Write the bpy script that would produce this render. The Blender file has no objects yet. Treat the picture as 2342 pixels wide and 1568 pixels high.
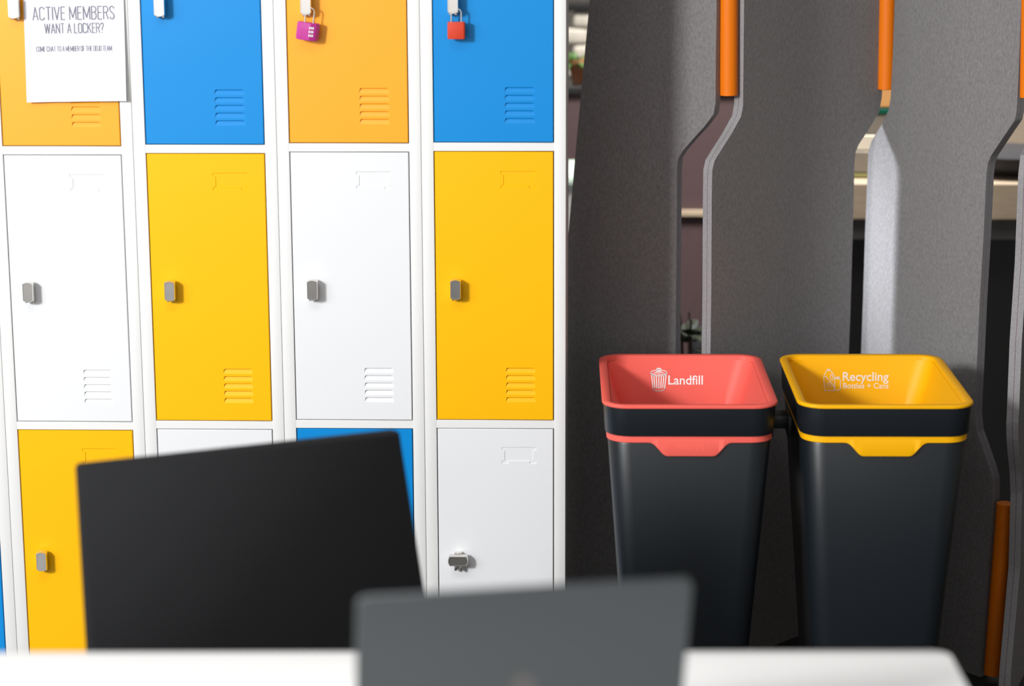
import bpy, bmesh, math, random
from mathutils import Vector, Matrix
random.seed(7)
SC = bpy.context.scene
COL = SC.collection
PI = math.pi
R = math.radians

# ------------------------------------------------------------------ camera
F = 5168.15                      # focal length in pixels of a 2342 wide frame
CAM = Vector((1.27724, -4.72112, 1.90505))
PITCH, YAW, ROLL = .218258, .0365145, -.0037204
cy, sy = math.cos(YAW), math.sin(YAW)
fw = Vector((-sy*math.cos(PITCH), cy*math.cos(PITCH), -math.sin(PITCH)))
rt0 = Vector((cy, sy, 0)); up0 = rt0.cross(fw)
rt = math.cos(ROLL)*rt0 + math.sin(ROLL)*up0
up = -math.sin(ROLL)*rt0 + math.cos(ROLL)*up0
cd = bpy.data.cameras.new('camera'); cam = bpy.data.objects.new('camera', cd); COL.objects.link(cam)
M = Matrix((rt, up, -fw)).transposed().to_4x4(); M.translation = CAM
cam.matrix_world = M
cd.sensor_width = 36; cd.lens = F*36/2342
cd.clip_start = .05; cd.clip_end = 60
cd.dof.use_dof = True; cd.dof.focus_distance = 4.98; cd.dof.aperture_fstop = 2.0
SC.camera = cam

def ray(x, y): return rt*((x-1171)/F) - up*((y-784)/F) + fw
def at_y(x, y, Y):
    d = ray(x, y); return CAM + d*((Y-CAM.y)/d.y)
def at_z(x, y, Z):
    d = ray(x, y); return CAM + d*((Z-CAM.z)/d.z)

# ------------------------------------------------------------------ materials
def lin(c):
    return tuple((v/12.92 if v <= .04045 else ((v+.055)/1.055)**2.4) for v in [k/255 for k in c])
def mat(name, rgb, rough=.5, metal=0, spec=.5, noise=None, bump=None, coat=0, emit=None, trans=0):
    m = bpy.data.materials.new(name); m.use_nodes = True
    nt = m.node_tree; b = nt.nodes['Principled BSDF']
    b.inputs['Base Color'].default_value = (*rgb, 1)
    b.inputs['Roughness'].default_value = rough
    b.inputs['Metallic'].default_value = metal
    b.inputs['Specular IOR Level'].default_value = spec
    b.inputs['Coat Weight'].default_value = coat
    b.inputs['Transmission Weight'].default_value = trans
    tc = nt.nodes.new('ShaderNodeTexCoord')
    if noise:
        sc, lo, hi = noise[:3]
        stretch = noise[3] if len(noise) > 3 else (1, 1, 1)
        mp = nt.nodes.new('ShaderNodeMapping'); mp.inputs['Scale'].default_value = stretch
        n = nt.nodes.new('ShaderNodeTexNoise'); n.inputs['Scale'].default_value = sc; n.inputs['Detail'].default_value = 6
        n.inputs['Roughness'].default_value = .65
        rp = nt.nodes.new('ShaderNodeValToRGB')
        rp.color_ramp.elements[0].position = .3; rp.color_ramp.elements[1].position = .7
        rp.color_ramp.elements[0].color = (*[c*lo for c in rgb], 1)
        rp.color_ramp.elements[1].color = (*[min(1, c*hi) for c in rgb], 1)
        nt.links.new(tc.outputs['Object'], mp.inputs[0]); nt.links.new(mp.outputs[0], n.inputs[0])
        nt.links.new(n.outputs[0], rp.inputs[0]); nt.links.new(rp.outputs[0], b.inputs['Base Color'])
    if bump:
        n2 = nt.nodes.new('ShaderNodeTexNoise'); n2.inputs['Scale'].default_value = bump[0]; n2.inputs['Detail'].default_value = 5
        bp = nt.nodes.new('ShaderNodeBump'); bp.inputs['Strength'].default_value = bump[1]; bp.inputs['Distance'].default_value = .002
        nt.links.new(tc.outputs['Object'], n2.inputs[0]); nt.links.new(n2.outputs[0], bp.inputs['Height'])
        nt.links.new(bp.outputs[0], b.inputs['Normal'])
    return m
WHITE = mat('white_powder_coat', (.775, .775, .77), .42, spec=.35)
WHITE_D = mat('white_door_paint', (.765, .775, .795), .42, spec=.35)
YEL = mat('amber_door_paint', (.93, .475, .0), .42, spec=.25)
ORG = mat('orange_door_paint', (.93, .375, .008), .38, spec=.5)
BLU = mat('blue_door_paint', (.0, .235, .63), .40, spec=.3)
CHROME = mat('chrome', (.80, .775, .74), .27, 1, noise=(400, .9, 1.05))
STEEL = mat('steel_wire', (.8, .79, .77), .2, 1)
CHAR = mat('charcoal_plastic', (.0095, .0130, .0170), .36, spec=.5, bump=(900, .08))
REDP = mat('red_plastic', (.90, .135, .105), .5, spec=.3)
AMBP = mat('amber_plastic', (.97, .47, .0), .5, spec=.3)
PRINT = mat('white_print', (.9, .88, .88), .6)
PRINTW = mat('cream_print', (.88, .76, .66), .6)
FELT = mat('grey_felt', (.235, .226, .228), .95, spec=.1, noise=(190, .80, 1.2, (1, 1, .6)), bump=(1500, .5))
FELTEDGE = mat('grey_felt_cut_edge', (.30, .29, .30), .95, spec=.1, noise=(200, .85, 1.15))
PINK = mat('mauve_glue_line', (.20, .09, .11), .8)
TUBE = mat('orange_tube', (.86, .195, .003), .5, spec=.25)
BLACKF = mat('black_fabric', (.0165, .017, .0185), .85, spec=.15, bump=(700, .3))
BLACKM = mat('black_metal', (.015, .015, .016), .4)
GREYAL = mat('space_grey_aluminium', (.078, .087, .093), .38, .6)
SCREEN = mat('black_glass', (.01, .01, .012), .1)
KEYS = mat('black_keys', (.015, .015, .016), .5)
TABLE = mat('white_laminate', (.80, .80, .80), .5, spec=.3)
PAPER = mat('white_paper', (.73, .74, .80), .8, spec=.1, noise=(9, .97, 1.0))
INK = mat('grey_ink', (.19, .18, .23), .8)
FLOOR = mat('dark_floor', (.022, .021, .021), .55, noise=(6, .8, 1.2))
WALLB = mat('far_wall', (.26, .235, .20), .9, noise=(14, .8, 1.25), bump=(30, .4))
PURPLE = mat('mauve_brown_laminate', (.088, .053, .058), .7, noise=(60, .92, 1.08))
BEIGE = mat('pale_oak', (.50, .40, .29), .6, noise=(12, .85, 1.1, (1, 8, 8)))
TAUPE = mat('taupe_board', (.24, .21, .175), .8, noise=(20, .93, 1.05))
CREAM = mat('cream_card', (.80, .74, .62), .8)
CARDB = mat('tan_card', (.78, .40, .14), .8)
GREEN = mat('green_glass', (.0, .12, .07), .25)
OLIVE = mat('olive_cover', (.13, .12, .02), .6)
LEAF = mat('leaf_green', (.10, .22, .06), .6, noise=(60, .7, 1.3))
DLEAF = mat('dark_leaf', (.02, .03, .012), .6)
TERRA = mat('terracotta', (.42, .16, .08), .8)
PEBB = mat('white_pebble', (.62, .58, .52), .8, noise=(30, .8, 1.1))
DGREY = mat('dark_grey_fabric', (.035, .036, .042), .85)
BROWN = mat('brown_stem', (.05, .028, .02), .8)
PURPL = mat('magenta_lock_paint', (.50, .03, .28), .38, coat=.3)
REDL = mat('red_lock_plastic', (.62, .045, .012), .5)

# ------------------------------------------------------------------ mesh helpers
def obj(name, bm, m, parent=None, smooth=None, loc=None, rot=None):
    me = bpy.data.meshes.new(name)
    if isinstance(m, (list, tuple)):
        for k in m: me.materials.append(k)
    else: me.materials.append(m)
    bmesh.ops.recalc_face_normals(bm, faces=bm.faces)
    bm.to_mesh(me); bm.free()
    if smooth is not None:
        me.polygons.foreach_set('use_smooth', [True]*len(me.polygons)); me.set_sharp_from_angle(angle=R(smooth))
    o = bpy.data.objects.new(name, me); COL.objects.link(o)
    if parent: o.parent = parent
    if loc is not None: o.location = loc
    if rot is not None: o.rotation_euler = rot
    return o
def thing(name, label, cat, loc=(0, 0, 0), rotz=0, group=None):
    o = bpy.data.objects.new(name, None); COL.objects.link(o)
    o.location = loc; o.rotation_euler = (0, 0, rotz); o.empty_display_size = .05
    o['label'] = label; o['category'] = cat
    if group: o['group'] = group
    return o
def tag(o, label, cat, group=None):
    o['label'] = label; o['category'] = cat
    if group: o['group'] = group
    return o
def struct(o): o['kind'] = 'structure'; return o
def BM(): return bmesh.new()
def box(bm, x0, x1, y0, y1, z0, z1, bev=0, seg=2, mtx=None, mi=0):
    t = bmesh.new()
    bmesh.ops.create_cube(t, size=1)
    for v in t.verts: v.co = Vector(((x0+x1)/2+v.co.x*(x1-x0), (y0+y1)/2+v.co.y*(y1-y0), (z0+z1)/2+v.co.z*(z1-z0)))
    if bev: bmesh.ops.bevel(t, geom=list(t.edges), offset=bev, segments=seg, profile=.5, affect='EDGES')
    merge(bm, t, mtx, mi)
def merge(bm, t, mtx=None, mi=0):
    vs = [bm.verts.new(mtx @ v.co if mtx else v.co) for v in t.verts]
    t.verts.index_update()
    for f in t.faces:
        try: nf = bm.faces.new([vs[v.index] for v in f.verts]); nf.material_index = mi
        except ValueError: pass
    t.free()
def rrect(x0, x1, y0, y1, r, n=5):
    pts = []
    for cx, cyy, a0 in ((x1-r, y0+r, -90), (x1-r, y1-r, 0), (x0+r, y1-r, 90), (x0+r, y0+r, 180)):
        for k in range(n+1):
            a = R(a0+90*k/n); pts.append((cx+r*math.cos(a), cyy+r*math.sin(a)))
    return pts
def loft(bm, loops, cap0=True, cap1=True, closed=True):
    L = [[bm.verts.new(p) for p in lp] for lp in loops]
    n = len(L[0])
    for a, b in zip(L, L[1:]):
        for k in range(n if closed else n-1):
            bm.faces.new((a[k], a[(k+1) % n], b[(k+1) % n], b[k]))
    if cap0: bm.faces.new(L[0][::-1])
    if cap1: bm.faces.new(L[-1])
    return L
def tube(bm, pts, r, n=12, caps=True):
    pts = [Vector(p) for p in pts]; loops = []; ref = None
    for i, p in enumerate(pts):
        d = (pts[min(i+1, len(pts)-1)]-pts[max(i-1, 0)]).normalized()
        if ref is None:
            ref = d.cross(Vector((0, 0, 1)));
            if ref.length < .1: ref = d.cross(Vector((1, 0, 0)))
            ref.normalize()
        u = (ref - d*ref.dot(d)).normalized(); w = d.cross(u); ref = u
        rr = r[i] if isinstance(r, (list, tuple)) else r
        loops.append([p+u*math.cos(2*PI*k/n)*rr+w*math.sin(2*PI*k/n)*rr for k in range(n)])
    loft(bm, loops, caps, caps)
def lathe(bm, prof, n=24, c=(0, 0, 0)):
    loft(bm, [[Vector((c[0]+r*math.cos(2*PI*k/n), c[1]+r*math.sin(2*PI*k/n), c[2]+z)) for k in range(n)] for r, z in prof])

# ------------------------------------------------------------------ lockers
W = .305; DEP = .49
AL, AR = .02796, .02723; ZR = 1.2852; G = .0207; H = .6017
GAP = .0020
def door_mesh(w, h, has_label=True, flip=False):
    """door front in local x 0..w, z 0..h, front at y=0, body to y=.018"""
    bm = BM()
    holes = []; c = .0012
    def loopv(pts, y=0.0): return [bm.verts.new((x, y if not callable(y) else y(z), z)) for x, z in pts]
    outer = loopv([(c, c), (w-c, c), (w-c, h-c), (c, h-c)])
    edges = [bm.edges.new((outer[k], outer[(k+1) % 4])) for k in range(4)]
    # louvres : pressed wedges, deepest at the top
    x0, x1 = .177-AL, .2385-AL
    for k in range(5):
        zt = .1150-.0162*k; zb = zt-.0108; r = .0042
        pts = [(x0-.0006, zb), (x1+.0016, zb)]
        for q in range(5):
            a = R(90*q/4); pts.append((x1-r+r*math.cos(a), zt-r+r*math.sin(a)))
        for q in range(5):
            a = R(90+90*q/4); pts.append((x0+r+r*math.cos(a), zt-r+r*math.sin(a)))
        o = loopv(pts); n = len(o)
        edges += [bm.edges.new((o[i], o[(i+1) % n])) for i in range(n)]
        inn = [o[0], o[1]] + [bm.verts.new((x, .0048*(z-zb)/(zt-zb), z)) for x, z in pts[2:]]
        for i in range(n):
            j = (i+1) % n
            vs = []
            for v in (o[i], o[j], inn[j], inn[i]):
                if v not in vs: vs.append(v)
            if len(vs) > 2: bm.faces.new(vs)
        bm.faces.new(inn)
    if has_label:
        lx0, lx1 = .1665-AL, .2415-AL; lt = h-.0405; lb = lt-.0375; e = .0062
        def rl(pts, r=.0016):
            out = []
            n = len(pts)
            for i in range(n):
                p = Vector(pts[i]); a = (Vector(pts[i-1])-p).normalized(); b = (Vector(pts[(i+1) % n])-p).normalized()
                for t in (0, .5, 1):
                    q = (p+a*r*(1-t)**2+b*r*t**2) if t in (0, 1) else p+(a+b)*r*.25
                    out.append((q.x, q.y))
            return out
        P = [(lx0, lb), (lx0+.0145, lb), (lx0+.0145, lb+.0065), (lx1-.0145, lb+.0065), (lx1-.0145, lb), (lx1, lb),
             (lx1, lb+.0065), (lx1-e, lb+.0085), (lx1-e, lt-.0085), (lx1, lt-.0065), (lx1, lt), (lx0, lt), (lx0, lt-.0065), (lx0+e, lt-.0085), (lx0+e, lb+.0085), (lx0, lb+.0065)]
        pts = rl(P); o = loopv(pts); n = len(o)
        edges += [bm.edges.new((o[i], o[(i+1) % n])) for i in range(n)]
        # shrink inner loop a little
        q = []
        for i in range(n):
            a = Vector(pts[i-1]); b = Vector(pts[(i+1) % n]); t = (b-a).normalized(); q.append((pts[i][0]-t.y*.0009, pts[i][1]+t.x*.0009))
        inn = loopv(q, .0013)
        for i in range(n):
            j = (i+1) % n; bm.faces.new((o[i], o[j], inn[j], inn[i]))
        bm.faces.new(inn)
    bmesh.ops.triangle_fill(bm, use_beauty=True, use_dissolve=False, edges=edges, normal=(0, -1, 0))
    # chamfer, sides, back
    ring1 = [bm.verts.new(p) for p in ((0, c, 0), (w, c, 0), (w, c, h), (0, c, h))]
    ring2 = [bm.verts.new(p) for p in ((0, .018, 0), (w, .018, 0), (w, .018, h), (0, .018, h))]
    for k in range(4):
        j = (k+1) % 4
        bm.faces.new((outer[k], outer[j], ring1[j], ring1[k])); bm.faces.new((ring1[k], ring1[j], ring2[j], ring2[k]))
    bm.faces.new(ring2)
    return bm
def handle(parent, x, z, turned=False):
    bm = BM()
    # fixed hasp base with two ears below
    box(bm, x-.0085, x+.0085, -.013, 0, z-.0185, z+.0150, .001, 1)
    box(bm, x-.0088, x-.0030, -.019, -.004, z-.0240, z-.012, .0012, 2)
    box(bm, x+.0030, x+.0088, -.019, -.004, z-.0240, z-.012, .0012, 2)
    box(bm, x-.0086, x+.0086, -.0175, -.003, z-.0215, z-.012, .001, 1)
    hs = obj('hasp_base', bm, CHROME, parent, 40)
    bm = BM()
    mt = Matrix.Translation((x, 0, z+.001)) @ Matrix.Rotation(R(90 if turned else 0), 4, 'Y')
    def prof(hw, hh, y, n=8):
        pts = []
        for k in range(n+1):
            t = -1+2*k/n; pts.append((hw*t, hh-.0035*t*t*1.0))
        for k in range(n+1):
            t = 1-2*k/n; pts.append((hw*t, -(hh-.0035*t*t)))
        return [mt @ Vector((a, y, b)) for a, b in pts]
    loft(bm, [prof(.0105, .0205, -.011), prof(.0113, .0218, -.0125), prof(.0113, .0218, -.0283), prof(.0104, .0209, -.0300), prof(.0090, .0192, -.0300), prof(.0087, .0188, -.0295)])
    obj('turn_handle', bm, CHROME, parent, 35)
DZ = {0: -.0060, 1: -.0047, 2: -.0012, 3: .0021, 4: .0039}
def locker(k, colors, label, turned=(), interior=True):
    x0 = (k-1)*W; dz = DZ[k]
    t = thing('locker', label, 'locker', (x0, 0, 0), 0, None)
    top = ZR+G+H-.0207+.030+dz
    bm = BM(); e = .0004
    b = .0012
    box(bm, e, AL-GAP, 0, .02, 0, top, b, 2); box(bm, W-AR+GAP, W-e, 0, .02, 0, top, b, 2)
    box(bm, e, .0025, .004, DEP, 0, top); box(bm, W-.0025, W-e, .004, DEP, 0, top)
    box(bm, e, W-e, DEP-.003, DEP, 0, top); box(bm, e, W-e, .003, DEP, top-.003, top)
    levels = [(ZR+dz, ZR+dz+H-G), (ZR-H+dz, ZR-G+dz), (ZR-2*H+dz, ZR-G-H+dz)]
    rails = [(levels[0][1], top), (levels[1][1], levels[0][0]), (levels[2][1], levels[1][0]), (0, levels[2][0])]
    for a, c in rails:
        box(bm, AL-GAP-.001, W-AR+GAP+.001, .0006, .02, a+GAP*.7, c-GAP*.7 if c != top else top, .001, 1)
        if c != top and a > 0: box(bm, .002, W-.002, .01, DEP-.002, (a+c)/2-.002, (a+c)/2)
    obj('cabinet_body', bm, WHITE, t, 40)
    for i, (a, c) in enumerate(levels):
        m, nm = colors[i]
        d = obj('door', door_mesh(W-AL-AR, c-a), m, t, None, (AL, .0008, a))
        if nm: d['label'] = nm
        bm = BM()
        handle(d, .0712-AL, .2895, i in turned)
    return t
Yc, Wc, Bc, Oc = (YEL, 'amber yellow door'), (WHITE_D, 'white door'), (BLU, 'blue door'), (ORG, 'orange door')
locker(0, [Bc, Oc, Bc], 'leftmost locker column, only its white edge and a strip of blue lower door in view')
locker(1, [Oc, Wc, Yc], 'white locker column with orange, white and amber doors, a paper notice on its upper door')
locker(2, [Bc, Yc, Wc], 'white locker column with blue door over amber door, no padlock, beside the notice column')
locker(3, [Oc, Wc, Bc], 'white locker column with orange upper door wearing a magenta padlock, white middle door')
locker(4, [Bc, Yc, Wc], 'rightmost locker column, blue, amber and white doors, next to the grey screen', turned=(2,))

# ------------------------------------------------------------------ stroke lettering
def seg_ribbon(bm, pts, w, fn, joint=True):
    """flat ribbon through pts (2D), fn maps (u,v)->3D"""
    P = [Vector(p) for p in pts]
    for a, b in zip(P, P[1:]):
        d = b-a
        if d.length < 1e-9: continue
        d.normalize(); n = Vector((-d.y, d.x))*w/2; e = d*(w*.25)
        bm.faces.new([bm.verts.new(fn(*(q))) for q in (a-n-e, b-n+e, b+n+e, a+n-e)])
    if joint:
        for p in P[1:-1]:
            bm.faces.new([bm.verts.new(fn(p.x+w/2*math.cos(k*PI/4), p.y+w/2*math.sin(k*PI/4))) for k in range(8)])
def arc(cx, cyy, rx, ry, a0, a1, n=8):
    return [(cx+rx*math.cos(R(a0+(a1-a0)*k/n)), cyy+ry*math.sin(R(a0+(a1-a0)*k/n))) for k in range(n+1)]
# condensed thin capitals: width .40 of height 1
GL = {
 'A': (.40, [[(0, 0), (.2, 1), (.4, 0)], [(.07, .3), (.33, .3)]]),
 'C': (.36, [arc(.18, .82, .18, .18, 0, 180)+arc(.18, .18, .18, .18, 180, 360)]),
 'T': (.36, [[(0, 1), (.36, 1)], [(.18, 1), (.18, 0)]]),
 'I': (.0, [[(0, 0), (0, 1)]]),
 'V': (.38, [[(0, 1), (.19, 0), (.38, 1)]]),
 'E': (.30, [[(.3, 1), (0, 1), (0, 0), (.3, 0)], [(0, .52), (.26, .52)]]),
 'M': (.50, [[(0, 0), (0, 1), (.25, .15), (.5, 1), (.5, 0)]]),
 'B': (.36, [[(0, 0), (0, 1), (.18, 1)]+arc(.18, .77, .17, .23, 90, -90)+[(0, .54)], [(.18, .54)]+arc(.18, .27, .18, .27, 90, -90)+[(0, 0)]]),
 'R': (.36, [[(0, 0), (0, 1), (.18, 1)]+arc(.18, .76, .18, .24, 90, -90)+[(0, .52)], [(.2, .52), (.36, 0)]]),
 'S': (.34, [arc(.17, .80, .17, .20, 10, 180)+[(.02, .68), (.32, .34)]+arc(.17, .20, .17, .20, 0, -170)]),
 'W': (.56, [[(0, 1), (.14, 0), (.28, .95), (.42, 0), (.56, 1)]]),
 'N': (.38, [[(0, 0), (0, 1), (.38, 0), (.38, 1)]]),
 'L': (.30, [[(0, 1), (0, 0), (.3, 0)]]),
 'O': (.36, [arc(.18, .82, .18, .18, 0, 180)+arc(.18, .18, .18, .18, 180, 360)+[(.36, .82)]]),
 'K': (.38, [[(0, 0), (0, 1)], [(.36, 1), (0, .42)], [(.12, .6), (.38, 0)]]),
 'H': (.38, [[(0, 0), (0, 1)], [(.38, 0), (.38, 1)], [(0, .52), (.38, .52)]]),
 'D': (.36, [[(0, 0), (0, 1), (.16, 1)]+arc(.16, .78, .2, .22, 90, 0)+arc(.16, .22, .2, .22, 0, -90)+[(0, 0)]]),
 'J': (.24, [[(.24, 1), (.24, .18)]+arc(.1, .16, .14, .16, 0, -120)]),
 'F': (.30, [[(.3, 1), (0, 1), (0, 0)], [(0, .52), (.26, .52)]]),
 '?': (.30, [arc(.15, .82, .15, .18, 180, 0)+[(.28, .7), (.15, .5), (.15, .25)], [(.15, .06), (.15, 0)]]),
 '.': (.0, [[(0, 0), (0, .06)]]),
}
def write(bm, text, x0, x1, z0, hgt, fn, wt, gap=.15, sp=.24):
    tot = 0
    for ch in text: tot += (sp if ch == ' ' else GL[ch][0]+gap)
    tot -= gap; sx = (x1-x0)/tot; x = x0
    for ch in text:
        if ch == ' ': x += sp*sx; continue
        gw, st = GL[ch]
        for s in st: seg_ribbon(bm, [(x+px*sx, z0+pz*hgt) for px, pz in s], wt, fn)
        x += (gw+gap)*sx

# paper notice on the orange door of column two in view
def paper_y(x, z):   # gently sprung off the door, corners lifted
    t = (1.671-z)/.297; u = (x-.193)/.105
    return -.004-.007*t*t-.0045*(max(0, u)**3)*t-.003*max(0, -u)**3*t-.0008*math.sin(9*u+3*t)
bm = BM(); nx, nz = 24, 30; grid = []
for j in range(nz+1):
    z = 1.3735+.297*j/nz; row = []
    for i in range(nx+1):
        x = .0865+.211*i/nx + (.0015*(z-1.3735)/.297)
        row.append(bm.verts.new((x, paper_y(x, z), z+.0030*i/nx)))
    grid.append(row)
gridb = [[bm.verts.new(v.co+Vector((0, .0003, 0))) for v in r] for r in grid]
for j in range(nz):
    for i in range(nx):
        bm.faces.new((grid[j][i], grid[j][i+1], grid[j+1][i+1], grid[j+1][i])); bm.faces.new((gridb[j][i], gridb[j+1][i], gridb[j+1][i+1], gridb[j][i+1]))
notice = thing('paper_notice', 'white printed paper notice about getting a locker, stuck on the orange top left door', 'notice', (.19, -.004, 1.374))
o = obj('paper_sheet', bm, PAPER, notice, 60); o.matrix_parent_inverse = Matrix.Translation((-.19, .004, -1.374))
pf = lambda x, z: Vector((x, paper_y(x, z)-.0009, z+.003*(x-.0865)/.211))
for text, x0, x1, z0, hh, wt in (('ACTIVE MEMBERS', .1065, .2775, 1.5445, .0262, .0018), ('WANT A LOCKER?', .1305, .2540, 1.5165, .0198, .0015),
                                 ('COME CHAT TO A MEMBER OF THE DOJO TEAM.', .1115, .2710, 1.4790, .0102, .00075)):
    bm = BM(); write(bm, text, x0, x1, z0, hh, pf, wt)
    o = obj('lettering', bm, INK, notice); o.matrix_parent_inverse = Matrix.Translation((-.19, .004, -1.374)); o['label'] = 'thin grey capital lettering'
bm = BM(); box(bm, .165, .215, -.0062, -.0038, 1.655, 1.69)
o = obj('sticky_tape', bm, PAPER, notice); o.matrix_parent_inverse = Matrix.Translation((-.19, .004, -1.374))

# ------------------------------------------------------------------ padlocks
def shackle(bm, w, hh, r, z0, y=0, n=12):
    pts = [(-w/2, y, z0-.004), (-w/2, y, z0+hh-w/2)]+[(-w/2*math.cos(PI*k/n), y, z0+hh-w/2+w/2*math.sin(PI*k/n)) for k in range(1, n)]+[(w/2, y, z0+hh-w/2), (w/2, y, z0-.004)]
    tube(bm, pts, r, 10)
t = thing('padlock', 'magenta combination padlock hanging from the orange door of the third full column', 'padlock', (.6845, -.0245, 1.5235))
t.rotation_euler = (0, R(8), 0)
bm = BM()
pl = [(-.0235, -.003), (-.0215, -.0085), (-.0135, -.0125), (.006, -.0125), (.0175, -.0070), (.0235, .0015), (.0215, .0085), (-.0215, .0095), (-.0235, .006)]
def ploop(s, z): return [Vector((x*s, y*s, z)) for x, y in pl]
loft(bm, [ploop(.88, -.0190), ploop(.97, -.0178), ploop(1, -.0150), ploop(1, .0135), ploop(.97, .0165), ploop(.88, .0178)])
obj('lock_body', bm, PURPL, t, 25)
bm = BM(); shackle(bm, .0175, .030, .0017, .0178, -.002); obj('shackle', bm, STEEL, t, 60, (0.0005, 0, 0))
for k in range(3):
    bm = BM()
    for q in range(3):
        box(bm, .0035+q*.0034, .0062+q*.0034, -.0136+max(0, q-0)*.0014, -.0100+q*.0014, .0050-k*.0078, .0098-k*.0078, .0004, 1)
    obj('number_wheel', bm, PEBB if False else WHITE, t, None)
t = thing('padlock', 'small red padlock hanging from the blue door of the rightmost column', 'padlock', (.993, -.0245, 1.5245))
bm = BM()
rl_ = lambda s, z: [Vector((x*s, y*s, z)) for x, y in rrect(-.0182, .0182, -.0085, .0085, .004, 4)]
loft(bm, [rl_(.94, -.0175), rl_(1, -.0160), rl_(1, .0130), rl_(.96, .0133), rl_(.96, .0142), rl_(1, .0146), rl_(1, .0160), rl_(.95, .0172)])
obj('lock_body', bm, REDL, t, 30)
bm = BM(); shackle(bm, .0205, .0275, .0019, .0172); obj('shackle', bm, STEEL, t, 60)

# ------------------------------------------------------------------ recycling bins
def smooth_curve(pts, n=6):
    """Catmull-Rom in 2D"""
    P = [Vector(p) for p in pts]; out = []
    for i in range(len(P)-1):
        p0 = P[max(i-1, 0)]; p1 = P[i]; p2 = P[i+1]; p3 = P[min(i+2, len(P)-1)]
        for k in range(n):
            t = k/n
            out.append(.5*((2*p1)+(-p0+p2)*t+(2*p0-5*p1+4*p2-p3)*t*t+(-p0+3*p1-3*p2+p3)*t**3))
    out.append(P[-1]); return out
BW, BD, RIM = .360, .478, .787
def font_mesh(text, size, offset=0, sx=1, extrude=0):
    cu = bpy.data.curves.new('t', 'FONT'); cu.body = text; cu.size = size; cu.offset = offset; cu.extrude = extrude; cu.resolution_u = 4
    o = bpy.data.objects.new('t', cu); COL.objects.link(o)
    me = bpy.data.meshes.new_from_object(o.evaluated_get(bpy.context.evaluated_depsgraph_get()))
    bpy.data.objects.remove(o); bpy.data.curves.remove(cu)
    bm = BM(); bm.from_mesh(me); bpy.data.meshes.remove(me)
    return bm
def fit_text(bm_dst, text, x0, x1, z0, fn, off, size=1.0):
    t = font_mesh(text, size, off)
    xs = [v.co.x for v in t.verts]; k = (x1-x0)/(max(xs)-min(xs)); mn = min(xs)
    cap = [v.co.y for v in t.verts]
    for v in t.verts: v.co = fn(x0+(v.co.x-mn)*k, z0+v.co.y*k)
    merge(bm_dst, t)
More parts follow.
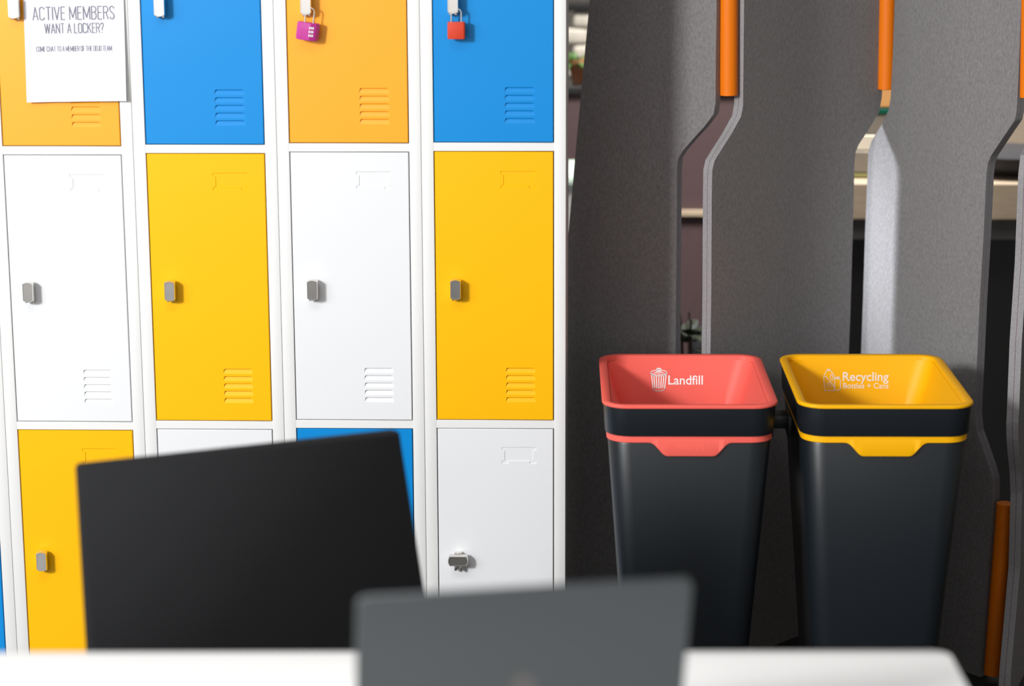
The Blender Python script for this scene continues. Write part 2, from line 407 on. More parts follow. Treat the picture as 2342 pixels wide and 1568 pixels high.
def bin_(x, y, rz, colm, colname, label, kind):
    t = thing('recycling_bin' if kind else 'waste_bin', label, 'bin', (x, y, 0), rz)
    hw, hd = BW/2, BD/2
    def lp(ix, iy, z, r, dy=0): return [Vector((a, b+dy, z)) for a, b in rrect(-hw+ix, hw-ix, -hd+iy, hd-iy, r, 6)]
    zb = RIM-.0805   # top of the body
    # body, tapered
    bm = BM()
    tp = .052
    s = lambda z: tp*(1-z/zb)
    loft(bm, [lp(.012+s(.0)+.006, .012+s(.0)+.006, 0.0, .035), lp(.012+s(.01), .012+s(.01), .010, .038), lp(.012+s(.35), .012+s(.35), .35, .042), lp(.0125, .0125, zb-.004, .046), lp(.0145, .0145, zb, .045),
              lp(.018, .018, zb-.001, .043), lp(.018+s(.02), .018+s(.02), .02, .035)])
    obj('bin_body', bm, CHAR, t, 40)
    # coloured liner band under the collar with the front tab
    bm = BM()
    loft(bm, [lp(.012, .012, zb-.001, .046), lp(.0098, .0098, zb+.0005, .047), lp(.0098, .0098, zb+.018, .047), lp(.016, .016, zb+.018, .043)], False, False)
    yf = -hd+.0098
    ez = lambda t: (t*t*(3-2*t)*.55+t*.45) if 0 < t < 1 else t
    sm = lambda t: t*t*t*(t*(t*6-15)+10)
    cl = [(-.086+.043*k/16, -.0275*sm(k/16)) for k in range(17)]
    full = cl+[(-v[0], v[1]) for v in cl[::-1]]
    fo = lambda b: .0032*min(1, -b/.010)
    tf = [Vector((a, yf-.0002-fo(b), zb+b)) for a, b in full]; tb = [Vector((a*.99, yf+.004, zb+b*1.0+.0008)) for a, b in full]
    n = len(tf)
    topf = [Vector((a*.985, yf-.0003, zb+.007)) for a, b in full]
    A = [bm.verts.new(p) for p in tf]; B = [bm.verts.new(p) for p in tb]; C = [bm.verts.new(p) for p in topf]
    A2 = [bm.verts.new(Vector((a*.985, yf-.0004-fo(b)*1.3, zb+b*.95+.0006))) for a, b in full]
    for k in range(n-1):
        bm.faces.new((B[k], A[k], A[k+1], B[k+1])); bm.faces.new((A[k], A2[k], A2[k+1], A[k+1])); bm.faces.new((A2[k], C[k], C[k+1], A2[k+1]))
    ln = obj('bin_liner', bm, colm, t, 40); ln['label'] = colname+' liner band with front tab'
    # dark collar
    bm = BM(); cb = zb+.0145
    loft(bm, [lp(.011, .011, cb, .047), lp(.0072, .0072, cb-.0005, .049), lp(.0062, .0062, cb+.0015, .050), lp(.0035, .0035, RIM-.006, .051), lp(.010, .010, RIM-.006, .046), lp(.014, .014, cb, .044)], False, False)
    obj('collar', bm, CHAR, t, 40)
    # coloured funnel lid
    bm = BM()
    rr = .052
    fr = RIM-.135
    lpi = lambda ix, iy, z, r: lp(ix, iy, z, r)
    loft(bm, [lpi(.006, .006, RIM-.007, rr-.004), lpi(.0008, .0008, RIM-.0068, rr), lpi(0, 0, RIM-.0045, rr), lpi(.0005, .0005, RIM-.0015, rr), lpi(.0025, .0025, RIM, rr-.002),
              lpi(.0150, .0150, RIM-.0005, rr-.018), lpi(.0172, .0172, RIM-.002, rr-.020), lpi(.018, .018, RIM-.006, rr-.023), lpi(.058, .042, fr, .028), lpi(.061, .045, fr-.002, .027), lpi(.056, .040, fr-.004, .045), lpi(.020, .020, RIM-.010, .04)], False, False)
    fl = obj('funnel_lid', bm, colm, t, 40); fl['label'] = colname+' funnel shaped lid'
    # local frame on the back slope of the funnel
    zt = RIM-.006; yt = hd-.018; zb_, yb_ = fr, hd-.042
    nrm = Vector((0, -(zt-zb_), -(yb_-yt)*-1)).normalized()
    def fn(u, z, off=.0007):
        k = (zt-z)/(zt-zb_); p = Vector((u, yt+(yb_-yt)*k, z)); return p+Vector((0, -1, .18)).normalized()*off
    bm = BM(); w = .0019
    if not kind:
        # dustbin pictogram, local origin at its centre bottom
        cx0, z0 = ICON[0]
        q = lambda a, b: (cx0+a, z0+b)
        el = lambda rx, ry, cz, a0, a1, n=20: [q(rx*math.cos(R(a0+(a1-a0)*k/n)), cz+ry*math.sin(R(a0+(a1-a0)*k/n))) for k in range(n+1)]
        seg_ribbon(bm, el(.0178, .0056, .0410, 0, 360), w, fn)
        seg_ribbon(bm, [q(-.0178, .0410), q(-.0178, .0385)]+el(.0178, .0056, .0385, 180, 360)+[q(.0178, .0410)], w, fn)
        seg_ribbon(bm, [q(-.0164, .0375), q(-.0128, .0070)]+el(.0128, .0046, .0055, 180, 360)+[q(.0164, .0375)], w*1.2, fn)
        seg_ribbon(bm, [q(-.0045, .0462), q(-.0040, .0500), q(.0040, .0500), q(.0045, .0462)], w*1.5, fn)
        for a in (-.0108, -.0055, 0, .0055, .0108):
            seg_ribbon(bm, [q(a*1.02, .0322-(.0105-abs(a))*.14), q(a*.80, .0080-(.0105-abs(a))*.18)], w*1.25, fn)
        for a in (-.0125, -.0070, -.0022, .0022, .0070, .0125):
            seg_ribbon(bm, [q(a*.15, .0455), q(a, .0372+abs(a)*.12)], w*.7, fn)
    else:
        cx0, z0 = ICON[1]
        q = lambda a, b: (cx0+a, z0+b)
        w = .0017
        seg_ribbon(bm, [q(*p) for p in ((-.0135, .0010), (-.0150, .0060), (-.0165, .0300), (-.0160, .0350), (-.0105, .0440), (-.0095, .0480), (-.0025, .0480), (-.0015, .0440), (.0045, .0385), (.0070, .0325), (.0078, .0240), (.0074, .0080), (.0085, .0015), (.0040, .0006), (.0020, .0020), (-.0060, .0008), (-.0100, .0022), (-.0135, .0010))], w, fn)
        seg_ribbon(bm, [q(-.0095, .0455), q(-.0025, .0455)], w, fn)
        seg_ribbon(bm, [q(-.0155, .0325), q(-.0115, .0325), q(-.0050, .0240), (q(.0035, .0150)), q(.0058, .0090), q(.0060, .0060)], w, fn)
        seg_ribbon(bm, [q(-.0010, .0375), q(.0028, .0350), q(.0040, .0290), q(.0025, .0230), q(-.0005, .0260), q(-.0022, .0320), q(-.0010, .0375)], w*.85, fn)
        seg_ribbon(bm, [q(-.0055+.0034*math.cos(R(a)), .0135+.0034*math.sin(R(a))) for a in range(0, 361, 30)], w*.8, fn)
        for a in range(0, 360, 45):
            c_, s_ = math.cos(R(a)), math.sin(R(a)); seg_ribbon(bm, [q(-.0055+.0056*c_, .0135+.0058*s_), q(-.0055+.0070*c_, .0135+.0072*s_)], w*.8, fn)
        seg_ribbon(bm, [q(.0085, .0290), q(.0185, .0290), q(.0182, .0315), q(.0125, .0318), q(.0090, .0295)], w, fn)
        seg_ribbon(bm, [q(.0078, .0275), q(.0185, .0275), q(.0205, .0230), q(.0205, .0050), q(.0185, .0030), q(.0090, .0030)], w, fn)
    o = obj('pictogram', bm, PRINT if not kind else PRINTW, t); o['label'] = 'white printed dustbin pictogram' if not kind else 'white printed bottle and can pictogram'
    bm = BM()
    if not kind:
        fit_text(bm, 'Landfill', TXT[0][0], TXT[0][1], TXT[0][2], fn, .012)
    else:
        fit_text(bm, 'Recycling', TXT[1][0], TXT[1][1], TXT[1][2], fn, .018)
        obj('lettering', bm, PRINTW, t)['label'] = 'large white word Recycling'
        bm = BM()
        fit_text(bm, 'Bottles + Cans', TXT[2][0], TXT[2][1], TXT[2][2], fn, .014)
    o = obj('lettering', bm, PRINT if not kind else PRINTW, t); o['label'] = 'white printed wording'
    if not kind:
        bm = BM(); tt = font_mesh('method', 1, .012, 1, .006)
        xs = [v.co.x for v in tt.verts]; k = .056/(max(xs)-min(xs)); mn = min(xs)
        for v in tt.verts: zz = zb-.013+v.co.y*k; v.co = Vector((-.028+(v.co.x-mn)*k, yf-.0049+(zz-zb+.0255)/.0325*.0043-v.co.z*k, zz))
        merge(bm, tt); obj('embossed_wordmark', bm, colm, t)
    return t
BINS = [(1.474, -.024, R(.9)), (1.8735, -.016, R(.8))]
ICON = [(-.0455, RIM-.079), (.0290-.055-.036, RIM-.079)]
TXT = [(-.0245, .0525, RIM-.0640), (-.0365, .0655, RIM-.0560), (-.0355, .0655, RIM-.0725)]
bin_(*BINS[0], REDP, 'red', 'dark waste bin with red funnel lid lettered Landfill, beside the lockers', 0)
bin_(*BINS[1], AMBP, 'amber', 'dark recycling bin with amber funnel lid for bottles and cans', 1)
# the clip that joins them
bm = BM()
box(bm, 1.660, 1.700, -.02, .03, .676, .705, .003, 2); box(bm, 1.652, 1.664, -.03, .04, .66, .705, .003, 2); box(bm, 1.694, 1.706, -.03, .04, .66, .705, .003, 2)
tag(obj('bin_connector', bm, CHAR, None, 40), 'small black clip joining the red and amber bins at their sides', 'clip')

# ------------------------------------------------------------------ felt screen
TH = .026
class Plan:
    """plan curve of a felt panel, resampled, extended straight at both ends"""
    def __init__(s, pts):
        s.p = [Vector(v) for v in (smooth_curve(pts, 10) if len(pts) > 2 else pts)]
        s.L = [0]
        for a, b in zip(s.p, s.p[1:]): s.L.append(s.L[-1]+(b-a).length)
    def at(s, l):
        i = 0
        if l <= 0: i = 0
        elif l >= s.L[-1]: i = len(s.p)-2
        else:
            while s.L[i+1] < l: i += 1
        d = (s.p[i+1]-s.p[i]).normalized(); return s.p[i]+d*(l-s.L[i]), d
    def hit(s, px, py):
        """arc length where the sight line of a pixel meets the panel, and its height"""
        d = ray(px, py); o = Vector((CAM.x, CAM.y)); dd = Vector((d.x, d.y)); best = None
        n = Vector((-dd.y, dd.x)).normalized()
        f = lambda l: (s.at(l)[0]-o).dot(n)
        lo, hi = -.4, s.L[-1]+.4
        fl = f(lo)
        for _ in range(50):
            m = (lo+hi)/2
            if (f(m) > 0) == (fl > 0): lo = m
            else: hi = m
        P = s.at(lo)[0]; k = (P-o).dot(dd)/dd.dot(dd)
        return lo, CAM.z+d.z*k
def edge_from_px(plan, px):
    q = sorted([plan.hit(x, y)[::-1] for x, y in px]); return q     # (z, l) rising
def interp(tab, z):
    if z <= tab[0][0]:
        return tab[0][1]
    if z >= tab[-1][0]:
        (z0, l0), (z1, l1) = tab[-2], tab[-1]; return l1+(l1-l0)/(z1-z0)*(z-z1) if abs(z1-z0) > .02 else l1
    for (z0, l0), (z1, l1) in zip(tab, tab[1:]):
        if z0 <= z <= z1: return l0+(l1-l0)*(z-z0)/(z1-z0+1e-9)
ZTOP = 1.95
def mirror_low(tab, zm=.885, keep=.62):
    """the slots swing back symmetrically about mid height"""
    up_ = [(z, l) for z, l in tab if z > keep]
    low = [(2*zm-z, l) for z, l in up_ if z > 2*zm-keep]
    return sorted(low+up_)
screen = thing('room_divider', 'tall folded grey felt screen with wavy slots and orange tubes behind the bins', 'screen', (1.75, .35, 0))
IV = Matrix.Translation((-1.75, -.35, 0))
def felt_panel(plan, left, right, name='felt_panel', ncol=14, zlo=0.0):
    zs = sorted(set([round(zlo+(ZTOP-zlo)*k/90, 4) for k in range(91)]+[round(z, 4) for z, l in left+right if zlo < z < ZTOP]))
    def layer(o0, o1, inset):
        bm = BM(); fr, bk = [], []
        for z in zs:
            l0, l1 = interp(left, z)+inset, interp(right, z)-inset; a = []; b = []
            for k in range(ncol+1):
                l = l0+(l1-l0)*k/ncol; p, d = plan.at(l); nn = Vector((d.y, -d.x))   # towards the viewer
                p0 = p-nn*o0; p1 = p-nn*o1
                a.append(bm.verts.new((p0.x, p0.y, z))); b.append(bm.verts.new((p1.x, p1.y, z)))
            fr.append(a); bk.append(b)
        for j in range(len(zs)-1):
            for k in range(ncol):
                bm.faces.new((fr[j][k], fr[j][k+1], fr[j+1][k+1], fr[j+1][k])); bm.faces.new((bk[j][k+1], bk[j][k], bk[j+1][k], bk[j+1][k+1]))
            for k, s in ((0, 1), (ncol, 0)):
                q = (bk[j][k], fr[j][k], fr[j+1][k], bk[j+1][k]); f = bm.faces.new(q if s else q[::-1]); f.material_index = 1
        for row, s in ((0, 0), (-1, 1)):
            for k in range(ncol): bm.faces.new((fr[row][k], bk[row][k], bk[row][k+1], fr[row][k+1]))
        return bm
    o = obj(name, layer(0, TH*.48, 0), [FELT, FELTEDGE], screen, 30); o.matrix_parent_inverse = IV
    b = obj('felt_backing', layer(TH*.52, TH, 0), [FELT, FELTEDGE], o, 30)
    g = obj('glue_line', layer(TH*.481, TH*.519, .0008), [PINK, PINK], o, 30)
    return o
PA = Plan([(1.06, .60), (1.21, .53), (1.443, .415), (1.555, .355)])
PB = Plan([(1.603, .365), (1.71, .48), (1.82, .595), (1.945, .69)])
PC = Plan([(1.962, .70), (2.012, .565), (2.095, .40), (2.215, .255)])
PD = Plan([(2.262, .235), (2.30, .34), (2.36, .50), (2.44, .60)])
A_L = edge_from_px(PA, [(1349, 0), (1318, 330), (1296, 580), (1270, 860), (1225, 1400)])
A_R = mirror_low(edge_from_px(PA, [(1640, -60), (1637, 150), (1636.5, 235), (1632, 261), (1611, 289), (1583, 320), (1560.6, 346), (1550.8, 363), (1548.5, 385), (1548, 440), (1545.5, 723), (1545, 815)]))
B_L = mirror_low(edge_from_px(PB, [(1703, -60), (1701.7, 20), (1699.5, 240), (1695, 266), (1673, 306), (1645, 350), (1634, 368), (1629, 390), (1628, 440), (1626.7, 664), (1624.7, 815)]))
B_R = mirror_low(edge_from_px(PB, [(2026, -60), (2023.8, 0), (2019.6, 154), (2016.8, 224), (2011, 255), (1991.5, 289), (1963.5, 331), (1957, 348), (1954, 375), (1953, 440), (1950, 547), (1944.7, 723), (1941, 815)]))
C_L = mirror_low(edge_from_px(PC, [(2048, -60), (2046, 0), (2042, 126), (2037, 224), (2032, 252), (2014, 289), (1993, 323), (1986, 348), (1983.8, 400), (1979, 517), (1974, 679), (1969, 815)]))
C_R = edge_from_px(PC, [(2338, -60), (2336, 0), (2329.6, 168), (2325.4, 252.5), (2321, 275), (2294.5, 314), (2266.5, 356), (2259.5, 373), (2256, 400), (2249, 547), (2240.5, 693), (2233, 860), (2229, 945), (2233, 985), (2246, 1020), (2262, 1066), (2270, 1095), (2270.4, 1127), (2264, 1236), (2254.8, 1360), (2240.8, 1562)])
D_L = edge_from_px(PD, [(2410, -60), (2405, 200), (2400, 270), (2362, 356), (2357, 400), (2349, 600), (2337, 780), (2331, 930), (2329, 970), (2329.5, 1005), (2332, 1040), (2336, 1080), (2338, 1130), (2333, 1300), (2312, 1540)])
felt_panel(PA, A_L, A_R)
felt_panel(PB, B_L, B_R)
felt_panel(PC, C_L, C_R)
pts_D = [(0.0, .50), (1.95, .50)]
felt_panel(PD, D_L, [(0.0, .33), (.9, .33), (1.95, .33)])
def conn(p0, p1, r, y):
    bm = BM(); a = at_y(p0[0], p0[1], y); b = at_y(p1[0], p1[1], y)
    d = (b-a).normalized()
    tube(bm, [a, a+d*.001, b-d*.001, b], [r*.94, r, r, r*.94], 24)
    o = obj('connector_tube', bm, TUBE, screen, 40); o.matrix_parent_inverse = IV
    return o
conn((1667, -240), (1666.5, 218), .0205, .38)
conn((2034, -240), (2027, 204), .0205, .70)
conn((2362, -240), (2354, 223), .0205, .252)
conn((2299, 1150), (2269, 1541), .0196, .252)
conn((1624, 1150), (1622, 1560), .0205, .38)
conn((1967, 1150), (1964, 1520), .0205, .70)

# ------------------------------------------------------------------ table, laptop, chair
tb = thing('table', 'white table across the foreground carrying the grey laptop', 'table', (.75, -2.25, 0), R(1.8))
TZ = .82
bm = BM()
c_, s_ = math.cos(R(1.8)), math.sin(R(1.8))
def tl(x, y): dx, dy = x-.75, y+2.25; return (c_*dx+s_*dy, -s_*dx+c_*dy)
e1 = tl(1.768, -1.765)
lpz = lambda i, z: [Vector((a, b, z)) for a, b in rrect(-1.25+i, e1[0]-i, -.42+i, e1[1]-i, .022, 6)]
loft(bm, [lpz(.001, TZ-.028), lpz(0, TZ-.027), lpz(0, TZ-.0015), lpz(.0015, TZ)])
obj('table_top', bm, TABLE, tb, 40)
bm = BM(); box(bm, -1.12, e1[0]-.14, -.30, -.27, TZ-.088, TZ-.028); box(bm, -1.12, e1[0]-.14, e1[1]-.17, e1[1]-.14, TZ-.088, TZ-.028); obj('apron', bm, BLACKM, tb)
for sx in (-1.15, e1[0]-.16):
    for sy_ in (-.32, e1[1]-.18):
        bm = BM(); box(bm, sx, sx+.05, sy_, sy_+.05, 0, TZ-.028, .003, 1); obj('leg', bm, BLACKM, tb)

TL = Vector((1.0125, -2.303, 1.075)); TR = Vector((1.3945, -2.225, 1.075))
ux = (TR-TL).normalized(); away = Vector((-ux.y, ux.x, 0))
hing = (TL+TR)/2; LW = (TR-TL).length/2; ang = math.atan2(ux.y, ux.x)
lap = thing('laptop', 'open dark grey laptop seen from behind its lid, on the white table', 'laptop', (0, 0, 0))
LIDH = .252; lean = math.asin(min(1, .068/LIDH)); zh = 1.075-LIDH*math.cos(lean)
base_c = Vector((hing.x, hing.y, 0))+away*LIDH*math.sin(lean)
lap.location = (base_c.x, base_c.y, TZ); lap.rotation_euler = (0, 0, ang)
lid = BM()
prf = lambda i, y: [Vector((a, y, b)) for a, b in rrect(-LW+i, LW-i, i, LIDH-i, .011, 6)]
loft(lid, [prf(.0012, -.0035), prf(0, -.0020), prf(0, .0020), prf(.0008, .0025)])
ltilt = Matrix.Translation((0, 0, zh-TZ)) @ Matrix.Rotation(lean, 4, 'X')
lid.transform(ltilt); lidO = obj('lid', lid, GREYAL, lap, 40)
bm = BM(); box(bm, -LW+.006, LW-.006, .0024, .0030, .010, LIDH-.006); bm.transform(ltilt); obj('display', bm, SCREEN, lidO)
# emblem on the lid back: bitten fruit with a leaf
bm = BM()
cx0, cz0, s = 0, LIDH*.5-.012, .0165
fp = []
for k in range(40):
    a = 2*PI*k/40; r = 1+.10*abs(math.sin(a))-.12*math.exp(-((a-PI/2)/.35)**2)-.10*math.exp(-((a-3*PI/2)/.3)**2)
    x_, z_ = r*math.cos(a), r*1.06*math.sin(a)
    dx, dz = x_-1.32, z_-.12
    dd = math.hypot(dx, dz)
    if dd < .58: x_, z_ = 1.32+dx/dd*.58, .12+dz/dd*.58
    fp.append(Vector((-x_*s+cx0, -.0039, z_*s+cz0)))
loft(bm, [fp, [p+Vector((0, .0006, 0)) for p in fp]])
lf = [Vector((.02*s, -.0039, 1.12*s+cz0)), Vector((-.30*s, -.0039, 1.25*s+cz0)), Vector((-.42*s, -.0039, 1.72*s+cz0)), Vector((-.12*s, -.0039, 1.55*s+cz0))]
loft(bm, [lf, [p+Vector((0, .0006, 0)) for p in lf]])
bm.transform(ltilt); o = obj('emblem', bm, mat('dark_mirror_metal', (.13, .125, .125), .3, .8), lidO); o['label'] = 'shiny bitten fruit emblem'
bm = BM()
pb = lambda i, z: [Vector((a, b, z)) for a, b in rrect(-LW+i, LW-i, .004+i, .252-i, .011, 6)]
loft(bm, [pb(.003, .001), pb(0, .004), pb(0, .012), pb(.0008, .0125)]); obj('base', bm, GREYAL, lap, 40)
bm = BM()
for r_ in range(5):
    for k in range(14):
        wk = (2*LW-.06)/14; x = -LW+.03+k*wk; box(bm, x, x+wk-.003, .030+r_*.019, .046+r_*.019, .0125, .0137)
obj('keyboard', bm, KEYS, lap)
bm = BM(); box(bm, -.065, .065, .150, .235, .0125, .0129); obj('trackpad', bm, GREYAL, lap)
bm = BM(); tube(bm, [(-LW+.05, .0, .012), (LW-.05, .0, .012)], .0055, 10); obj('hinge', bm, BLACKM, lap, 60)

# chair behind the table
cTL = at_z(178, 1062, .945); cTR = at_z(913, 983, .945)
ch = thing('chair', 'black chair with flat square backrest standing between the white table and the lockers', 'chair', (0, 0, 0))
ux = (cTR-cTL).normalized(); fr_ = Vector((ux.y, -ux.x, 0))       # towards the table
mid = (cTL+cTR)/2; CW = (cTR-cTL).length/2; ca = math.atan2(ux.y, ux.x)
lean = R(9); BH = .50
ch.location = (mid.x, mid.y, 0); ch.rotation_euler = (0, 0, ca)
def pane(px, py):   # sight line met with the leaning backrest plane -> local (u, down)
    n = (fr_*math.cos(lean)+Vector((0, 0, 1))*math.sin(lean)); d = ray(px, py); k = (cTL-CAM).dot(n)/d.dot(n)
    P = CAM+d*k; dn = (fr_*math.sin(lean)-Vector((0, 0, 1))*math.cos(lean)); return (P-mid).dot(ux), (P-mid).dot(dn)
bl = pane(203, 1485); br = pane(991, 1485)
sl = (bl[0]+CW)/bl[1]; sr = (br[0]-CW)/br[1]
hb = BH
def bloop(i, y):
    q = [(-CW+sl*hb+i, -hb+i), (CW+sr*hb*1-i, -hb+i), (CW-i, -i), (-CW+i, -i)]
    out = []
    r = .007
    for k in range(4):
        p = Vector(q[k]); a = (Vector(q[k-1])-p).normalized(); b = (Vector(q[(k+1) % 4])-p).normalized()
        out += [p+a*r, p+(a+b)*r*.3, p+b*r]
    return [Vector((v.x, y, v.y)) for v in out]
bm = BM(); loft(bm, [bloop(.003, -.002), bloop(0, .001), bloop(0, .022), bloop(.004, .026)])
bm.transform(Matrix.Translation((0, 0, .945)) @ Matrix.Rotation(-lean, 4, 'X')); 
# rotate so the foot of the backrest swings towards the table
obj('backrest', bm, BLACKF, ch, 40)
sy0 = -math.sin(lean)*hb
bm = BM(); sp = lambda i, z: [Vector((a, b, z)) for a, b in rrect(-.235+i+.03, .235-i+.03, sy0-.43+i, sy0+.02-i, .05, 6)]
loft(bm, [sp(.012, .425), sp(0, .437), sp(0, .462), sp(.015, .475)]); obj('seat', bm, BLACKF, ch, 50)
for sx in (-.17, .23):
    for yy, dy in ((sy0-.38, -.02), (sy0-.02, .05)):
        bm = BM(); tube(bm, [(sx, yy, .43), (sx, yy+dy, .0)], [.013, .010], 12); obj('leg', bm, BLACKM, ch, 60)
for sx in (-.14, .20):
    bm = BM(); tube(bm, [(sx, sy0-.05, .43), (sx, sy0+.045, .47), (sx, sy0+.055, .56), (sx, sy0+.065, .66)], .010, 12); obj('back_support', bm, BLACKM, ch, 60)

# ------------------------------------------------------------------ things behind the screen
def leafy(bm, base, n, L, w, spread, droop=.3, seed=1):
    rd = random.Random(seed)
    for k in range(n):
        a = rd.uniform(0, 2*PI); el = rd.uniform(.3, 1.3); l = L*rd.uniform(.6, 1)
        d = Vector((math.cos(a)*math.cos(el)*spread, math.sin(a)*math.cos(el)*spread, math.sin(el))).normalized()
        sdv = d.cross(Vector((0, 0, 1))).normalized()*w
        p = [Vector(base)+d*l*t-Vector((0, 0, droop*l*t*t)) for t in (0, .35, .7, 1)]
        ws = (.3, 1, .8, .05); prev = None
        for q, ww in zip(p, ws):
            cur = (bm.verts.new(q-sdv*ww), bm.verts.new(q+Vector((0, 0, w*.25)) if False else q+d.cross(sdv)*.25*ww), bm.verts.new(q+sdv*ww))
            if prev:
                bm.faces.new((prev[0], prev[1], cur[1], cur[0])); bm.faces.new((prev[1], prev[2], cur[2], cur[1]))
            prev = cur
YS = 2.15
ztop = at_y(1320, 198, YS).z
# long mauve cabinet
cab = thing('sideboard', 'long mauve brown sideboard glimpsed between the lockers and the grey screen', 'sideboard', (1.3, YS, 0))
def part(name, bm, m, par, loc, sm=None, label=None):
    bm.transform(Matrix.Translation(-Vector(loc))); o = obj(name, bm, m, par, sm)
    if label: o['label'] = label
    return o
bm = BM(); box(bm, .75, 1.86, YS, YS+.42, .05, ztop-.022, .002, 1); part('cabinet_body', bm, PURPLE, cab, (1.3, YS, 0))
bm = BM(); box(bm, .74, 1.87, YS-.012, YS+.43, ztop-.022, ztop, .002, 1); part('top_board', bm, BLACKM, cab, (1.3, YS, 0))
zl = at_y(1580, 487, YS).z
bm = BM(); box(bm, .75, 1.86, YS-.014, YS, zl-.008, zl+.010, .001, 1); part('pale_rail', bm, BEIGE, cab, (1.3, YS, 0))
bm = BM(); box(bm, .77, 1.84, YS+.02, YS+.40, 0, .05); part('plinth', bm, BLACKM, cab, (1.3, YS, 0))
# pots and pebble trays on it
for k, (px, m, lab, r) in enumerate(((1334, TERRA, 'small terracotta pot with spiky green plant, right end of the sideboard gap', .05), (1262, TERRA, 'small terracotta pot hidden behind the locker edge on the sideboard', .05))):
    if k: continue
    p = at_y(px, 188, YS+.12)
    t = thing('potted_plant', 'spiky pale green plant in a terracotta pot on the sideboard', 'plant', (p.x, YS+.12, ztop))
    bm = BM(); lathe(bm, [(.032, 0), (.048, .055), (.050, .058), (.050, .070), (.044, .070), (.040, .060)], 20); obj('pot', bm, m, t, 40)
    bm = BM(); leafy(bm, (-.03, -.02, .05), 46, .13, .006, 1.4, .5, 3); obj('foliage', bm, LEAF, t)
# stacked stone blocks behind the plant
stones = []
rd = random.Random(5)
for j in range(4):
    for i in range(3):
        x = 1.22+i*.085+(.03 if j % 2 else 0); z = ztop+.005*0+j*.052
        stones.append((x, YS+.30, z))
for i, (x, y, z) in enumerate(stones):
    if i == 0:
        bm = BM(); box(bm, -.038, .038, -.05, .05, 0, .050, .012, 3); s0 = obj('pale_stone', bm, PEBB, None, 40); q = s0
        s0.location = (x, y, z)
    else:
        q = s0.copy(); COL.objects.link(q); q.location = (x, y, z); q.rotation_euler = (0, 0, 0)
    tag(q, 'pale stone block in the low stack on the sideboard behind the potted plant', 'stone', 'pale stones on the sideboard')
p = at_y(1312, 30, YS+.30)
bm = BM(); box(bm, 1.19, 1.52, YS+.24, YS+.36, ztop+.209, ztop+.230, .002, 1)
tag(obj('dark_shelf_board', bm, BLACKM), 'thin dark board lying on top of the pale stone stack', 'board')
zt2 = ztop+.230
t = thing('potted_plant', 'bright olive green plant at the top of the gap beside the screen', 'plant', (1.52, YS+.30, zt2))
bm = BM(); lathe(bm, [(.03, 0), (.04, .05), (.036, .05), (.03, .02)], 16); obj('pot', bm, DLEAF, t, 40)
bm = BM(); leafy(bm, (0, 0, .04), 40, .12, .012, 1.0, .2, 9); obj('foliage', bm, mat('olive_leaf', (.25, .28, .02), .6), t)
bm = BM(); lathe(bm, [(.035, 0), (.05, .03), (.05, .09), (.045, .09), (.04, .02)], 20, (1.345, YS+.30, zt2))
tag(obj('pink_bowl', bm, mat('dusty_pink', (.60, .34, .30), .6), None, 40), 'dusty pink bowl at the very top of the gap beside the lockers', 'bowl')
# white lidded bin
zw = at_y(1305, 397, 1.55).z
t = thing('storage_tub', 'white tub with a glassy pale lid seen low in the gap right of the lockers', 'tub', (1.23, 1.55, 0))
bm = BM(); loft(bm, [[Vector((a, b, z)) for a, b in rrect(-.10+i, .10-i, -.14+i, .14-i, .03, 5)] for i, z in ((.02, 0), (0, zw-.045), (.006, zw-.045))])
obj('tub_body', bm, mat('white_plastic', (.72, .72, .73), .4), t, 40, (-.01, .14, 0))
bm = BM(); loft(bm, [[Vector((a, b, z)) for a, b in rrect(-.105+i, .105-i, -.145+i, .145-i, .03, 5)] for i, z in ((.004, zw-.045), (0, zw-.040), (0, zw-.012), (.006, zw))])
obj('tub_lid', bm, mat('mint_lid', (.70, .88, .78), .2), t, 40, (-.01, .14, 0))
# dark armchair with leafy plant in front
zs_ = at_y(1600, 672, 1.86).z
t = thing('armchair', 'dark grey armchair glimpsed through the slot above the red bin', 'armchair', (1.735, 1.76, 0))
bm = BM(); tube(bm, [(-.13, .10, zs_-.055), (.13, .10, zs_-.055)], .052, 20); obj('headrest', bm, DGREY, t, 60)
bm = BM(); box(bm, -.17, .17, .06, .15, .38, zs_-.10, .03, 3); obj('backrest', bm, DGREY, t, 60)
bm = BM(); box(bm, -.20, .20, -.30, .10, .26, .40, .04, 3); obj('seat', bm, DGREY, t, 60)
for sx in (-.16, .16):
    for yy in (-.26, .06):
        bm = BM(); tube(bm, [(sx, yy, .27), (sx*1.05, yy, 0)], .012, 10); obj('leg', bm, BLACKM, t, 60)
t = thing('potted_plant', 'dark leaved plant with brown stems seen through the slot above the red bin', 'plant', (1.545, 1.05, 0))
bm = BM(); lathe(bm, [(.07, 0), (.10, .20), (.10, .22), (.09, .22), (.085, .18)], 20); obj('pot', bm, BLACKM, t, 40)
bm = BM()
for k in range(6):
    a = k*1.05; tube(bm, [(0, 0, .18), (.02*math.cos(a), .02*math.sin(a), .4), (.05*math.cos(a)+.01, .05*math.sin(a), .70)], [.009, .007, .003], 7)
obj('stem', bm, BROWN, t, 60)
bm = BM()
for k in range(9): leafy(bm, (.045*math.cos(k*2.1), .045*math.sin(k*2.1), .34+.04*k), 9, .10, .020, 1.2, .5, 20+k)
obj('foliage', bm, DLEAF, t)
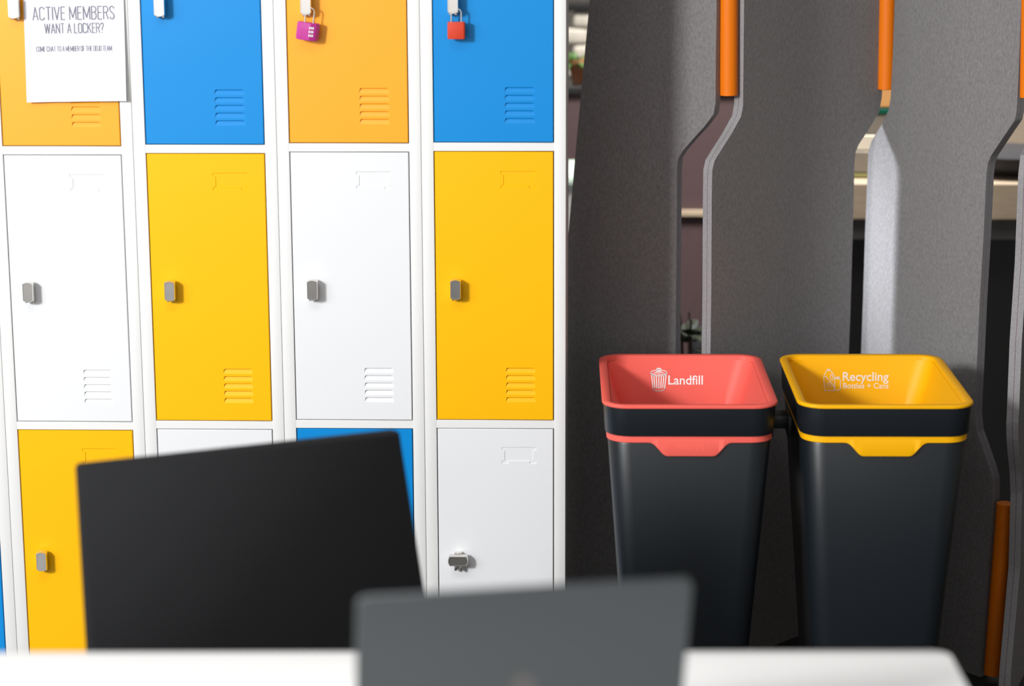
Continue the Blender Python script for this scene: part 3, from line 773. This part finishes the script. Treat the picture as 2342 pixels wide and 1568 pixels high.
# oak desk with boxes, behind the right half of the screen
YD = 1.5
z1 = at_y(1990, 418, YD).z; z0_ = at_y(1990, 503, YD).z
t = thing('desk', 'pale oak desk with thick front edge, seen through the right slots of the screen', 'desk', (2.3, YD, 0))
bm = BM(); box(bm, 1.93, 2.95, YD, YD+.60, z0_, z1, .004, 1); part('desk_top', bm, BEIGE, t, (2.3, YD, 0))
bm = BM(); box(bm, 1.95, 2.93, YD+.03, YD+.05, .05, z0_-.03); part('front_panel', bm, BLACKM, t, (2.3, YD, 0))
bm = BM(); box(bm, 1.94, 2.94, YD+.008, YD+.03, z0_-.055, z0_); part('apron', bm, mat('mid_grey_board', (.07, .07, .068), .7), t, (2.3, YD, 0))
for sx in (1.95, 2.88):
    for yy in (YD+.06, YD+.53):
        bm = BM(); box(bm, sx, sx+.05, yy, yy+.05, 0, z0_); part('leg', bm, BLACKM, t, (2.3, YD, 0))
def dz_(y_, Y): return at_y(2000, y_, Y).z
Y2 = YD+.10
h1 = dz_(400, Y2)
bm = BM(); box(bm, 1.98, 2.16, Y2-.02, Y2+.14, z1, h1+.004, .003, 1)
tag(obj('olive_book', bm, OLIVE, None, 40), 'thick olive covered book lying on the oak desk', 'book')
h2 = dz_(345, Y2)
bm = BM(); box(bm, 1.985, 2.155, Y2-.005, Y2+.13, h1+.004, h2, .004, 1)
tag(obj('taupe_box', bm, TAUPE, None, 40), 'taupe box on top of the olive book on the oak desk', 'box')
h3 = dz_(308, Y2)
bm = BM(); box(bm, 1.99, 2.15, Y2, Y2+.12, h2, h3, .004, 1)
tag(obj('cream_box', bm, CREAM, None, 40), 'cream card box stacked on the taupe box', 'box')
h4 = dz_(262, Y2)
bm = BM(); box(bm, 1.99, 2.15, Y2+.002, Y2+.12, h3, h4, .003, 1)
tag(obj('grey_brown_box', bm, TAUPE, None, 40), 'grey brown box above the cream box, below the green tray', 'box')
h5 = dz_(246, Y2)
bm = BM(); box(bm, 1.99, 2.15, Y2+.0, Y2+.12, h4, h5, .004, 1)
tag(obj('green_tray', bm, GREEN, None, 40), 'flat dark green tray near the top of the box stack', 'tray')
h6 = dz_(190, Y2)
bm = BM(); box(bm, 1.99, 2.16, Y2+.0, Y2+.12, h5, h6, .003, 1)
tag(obj('tan_carton', bm, CARDB, None, 40), 'tan carton on top of the box stack, just below the orange tube', 'carton')
# dark bowl-shaped bag hanging over the desk at far right
pz = at_y(2330, 465, YD).z; ph = at_y(2330, 410, YD).z
bm = BM(); n = 24
lathe(bm, [(.02, pz-ph), (.09, (pz-ph)*.86), (.14, (pz-ph)*.5), (.165, -.004), (.16, 0)], 32, (2.46, YD+.18, z1+(ph-pz)+.0))
tag(obj('dark_bowl', bm, DGREY, None, 60), 'wide dark bowl standing on the oak desk at the right edge', 'bowl')
bm = BM(); box(bm, 2.22, 2.95, YD+.50, YD+.53, z1, z1+.62, .004, 1)
tag(obj('desk_partition', bm, TAUPE, None, 40), 'taupe upright board at the back of the oak desk', 'partition')

# ------------------------------------------------------------------ setting
bm = BM(); box(bm, -6, 7, -9, 5.5, -.05, 0); struct(obj('floor', bm, FLOOR))
bm = BM(); box(bm, -6, 7, 5.5, 5.6, 0, 3.4); struct(obj('wall_back', bm, WALLB))
bm = BM(); box(bm, 5.0, 5.1, -3, 5.5, 0, 3.4); struct(obj('wall_right', bm, WALLB))

# ------------------------------------------------------------------ light
def area(name, loc, target, size, power, col=(1, 1, 1)):
    ld = bpy.data.lights.new(name, 'AREA'); ld.energy = power; ld.color = col; ld.shape = 'RECTANGLE'; ld.size, ld.size_y = size
    o = bpy.data.objects.new(name, ld); COL.objects.link(o); o.location = loc
    d = Vector(target)-Vector(loc); o.rotation_euler = d.to_track_quat('-Z', 'Y').to_euler()
    return o
d = Vector((.55, 1, -.40)).normalized()
T = Vector((.75, 0, .9))
area('window_daylight', T-d*6.5, T, (.72, .72), 305, (1, .99, .97))
area('broad_daylight', T-d*6.4+Vector((-.9, .4, -.3)), T, (3.0, 2.1), 135, (.93, .96, 1))
area('front_window_daylight', (.5, -8.6, 2.3), (.5, 0, 1.2), (6, 2.2), 66, (1, .99, .97))
o = area('rear_window_daylight', (-.6, 2.36, 1.75), (1.95, .66, .95), (.5, .5), 4.2, (.88, .93, 1)); o.data.spread = R(15)
o = area('rear_fill', (2.0, 1.2, 3.2), (1.85, 1.95, .9), (2.4, .5), 44, (1, .95, .88)); o.data.spread = R(75)  # added fill, no known fixture: lifts the items seen through the slots
o = area('table_fill', (.35, -2.5, 3.3), (.35, -2.3, 0), (1.6, .7), 26, (1, .98, .95)); o.data.spread = R(140)  # added overhead fill, unseen source: brightens the table top and lower doors
w = bpy.data.worlds.new('world'); SC.world = w; w.use_nodes = True
bg = w.node_tree.nodes['Background']; bg.inputs[0].default_value = (1, .985, .96, 1); bg.inputs[1].default_value = .30
SC.cycles.use_denoising = True
SC.cycles.max_bounces = 8
SC.view_settings.view_transform = 'Standard'; SC.view_settings.look = 'None'; SC.view_settings.gamma = 1; SC.view_settings.exposure = 0
SC.view_settings.use_curve_mapping = False
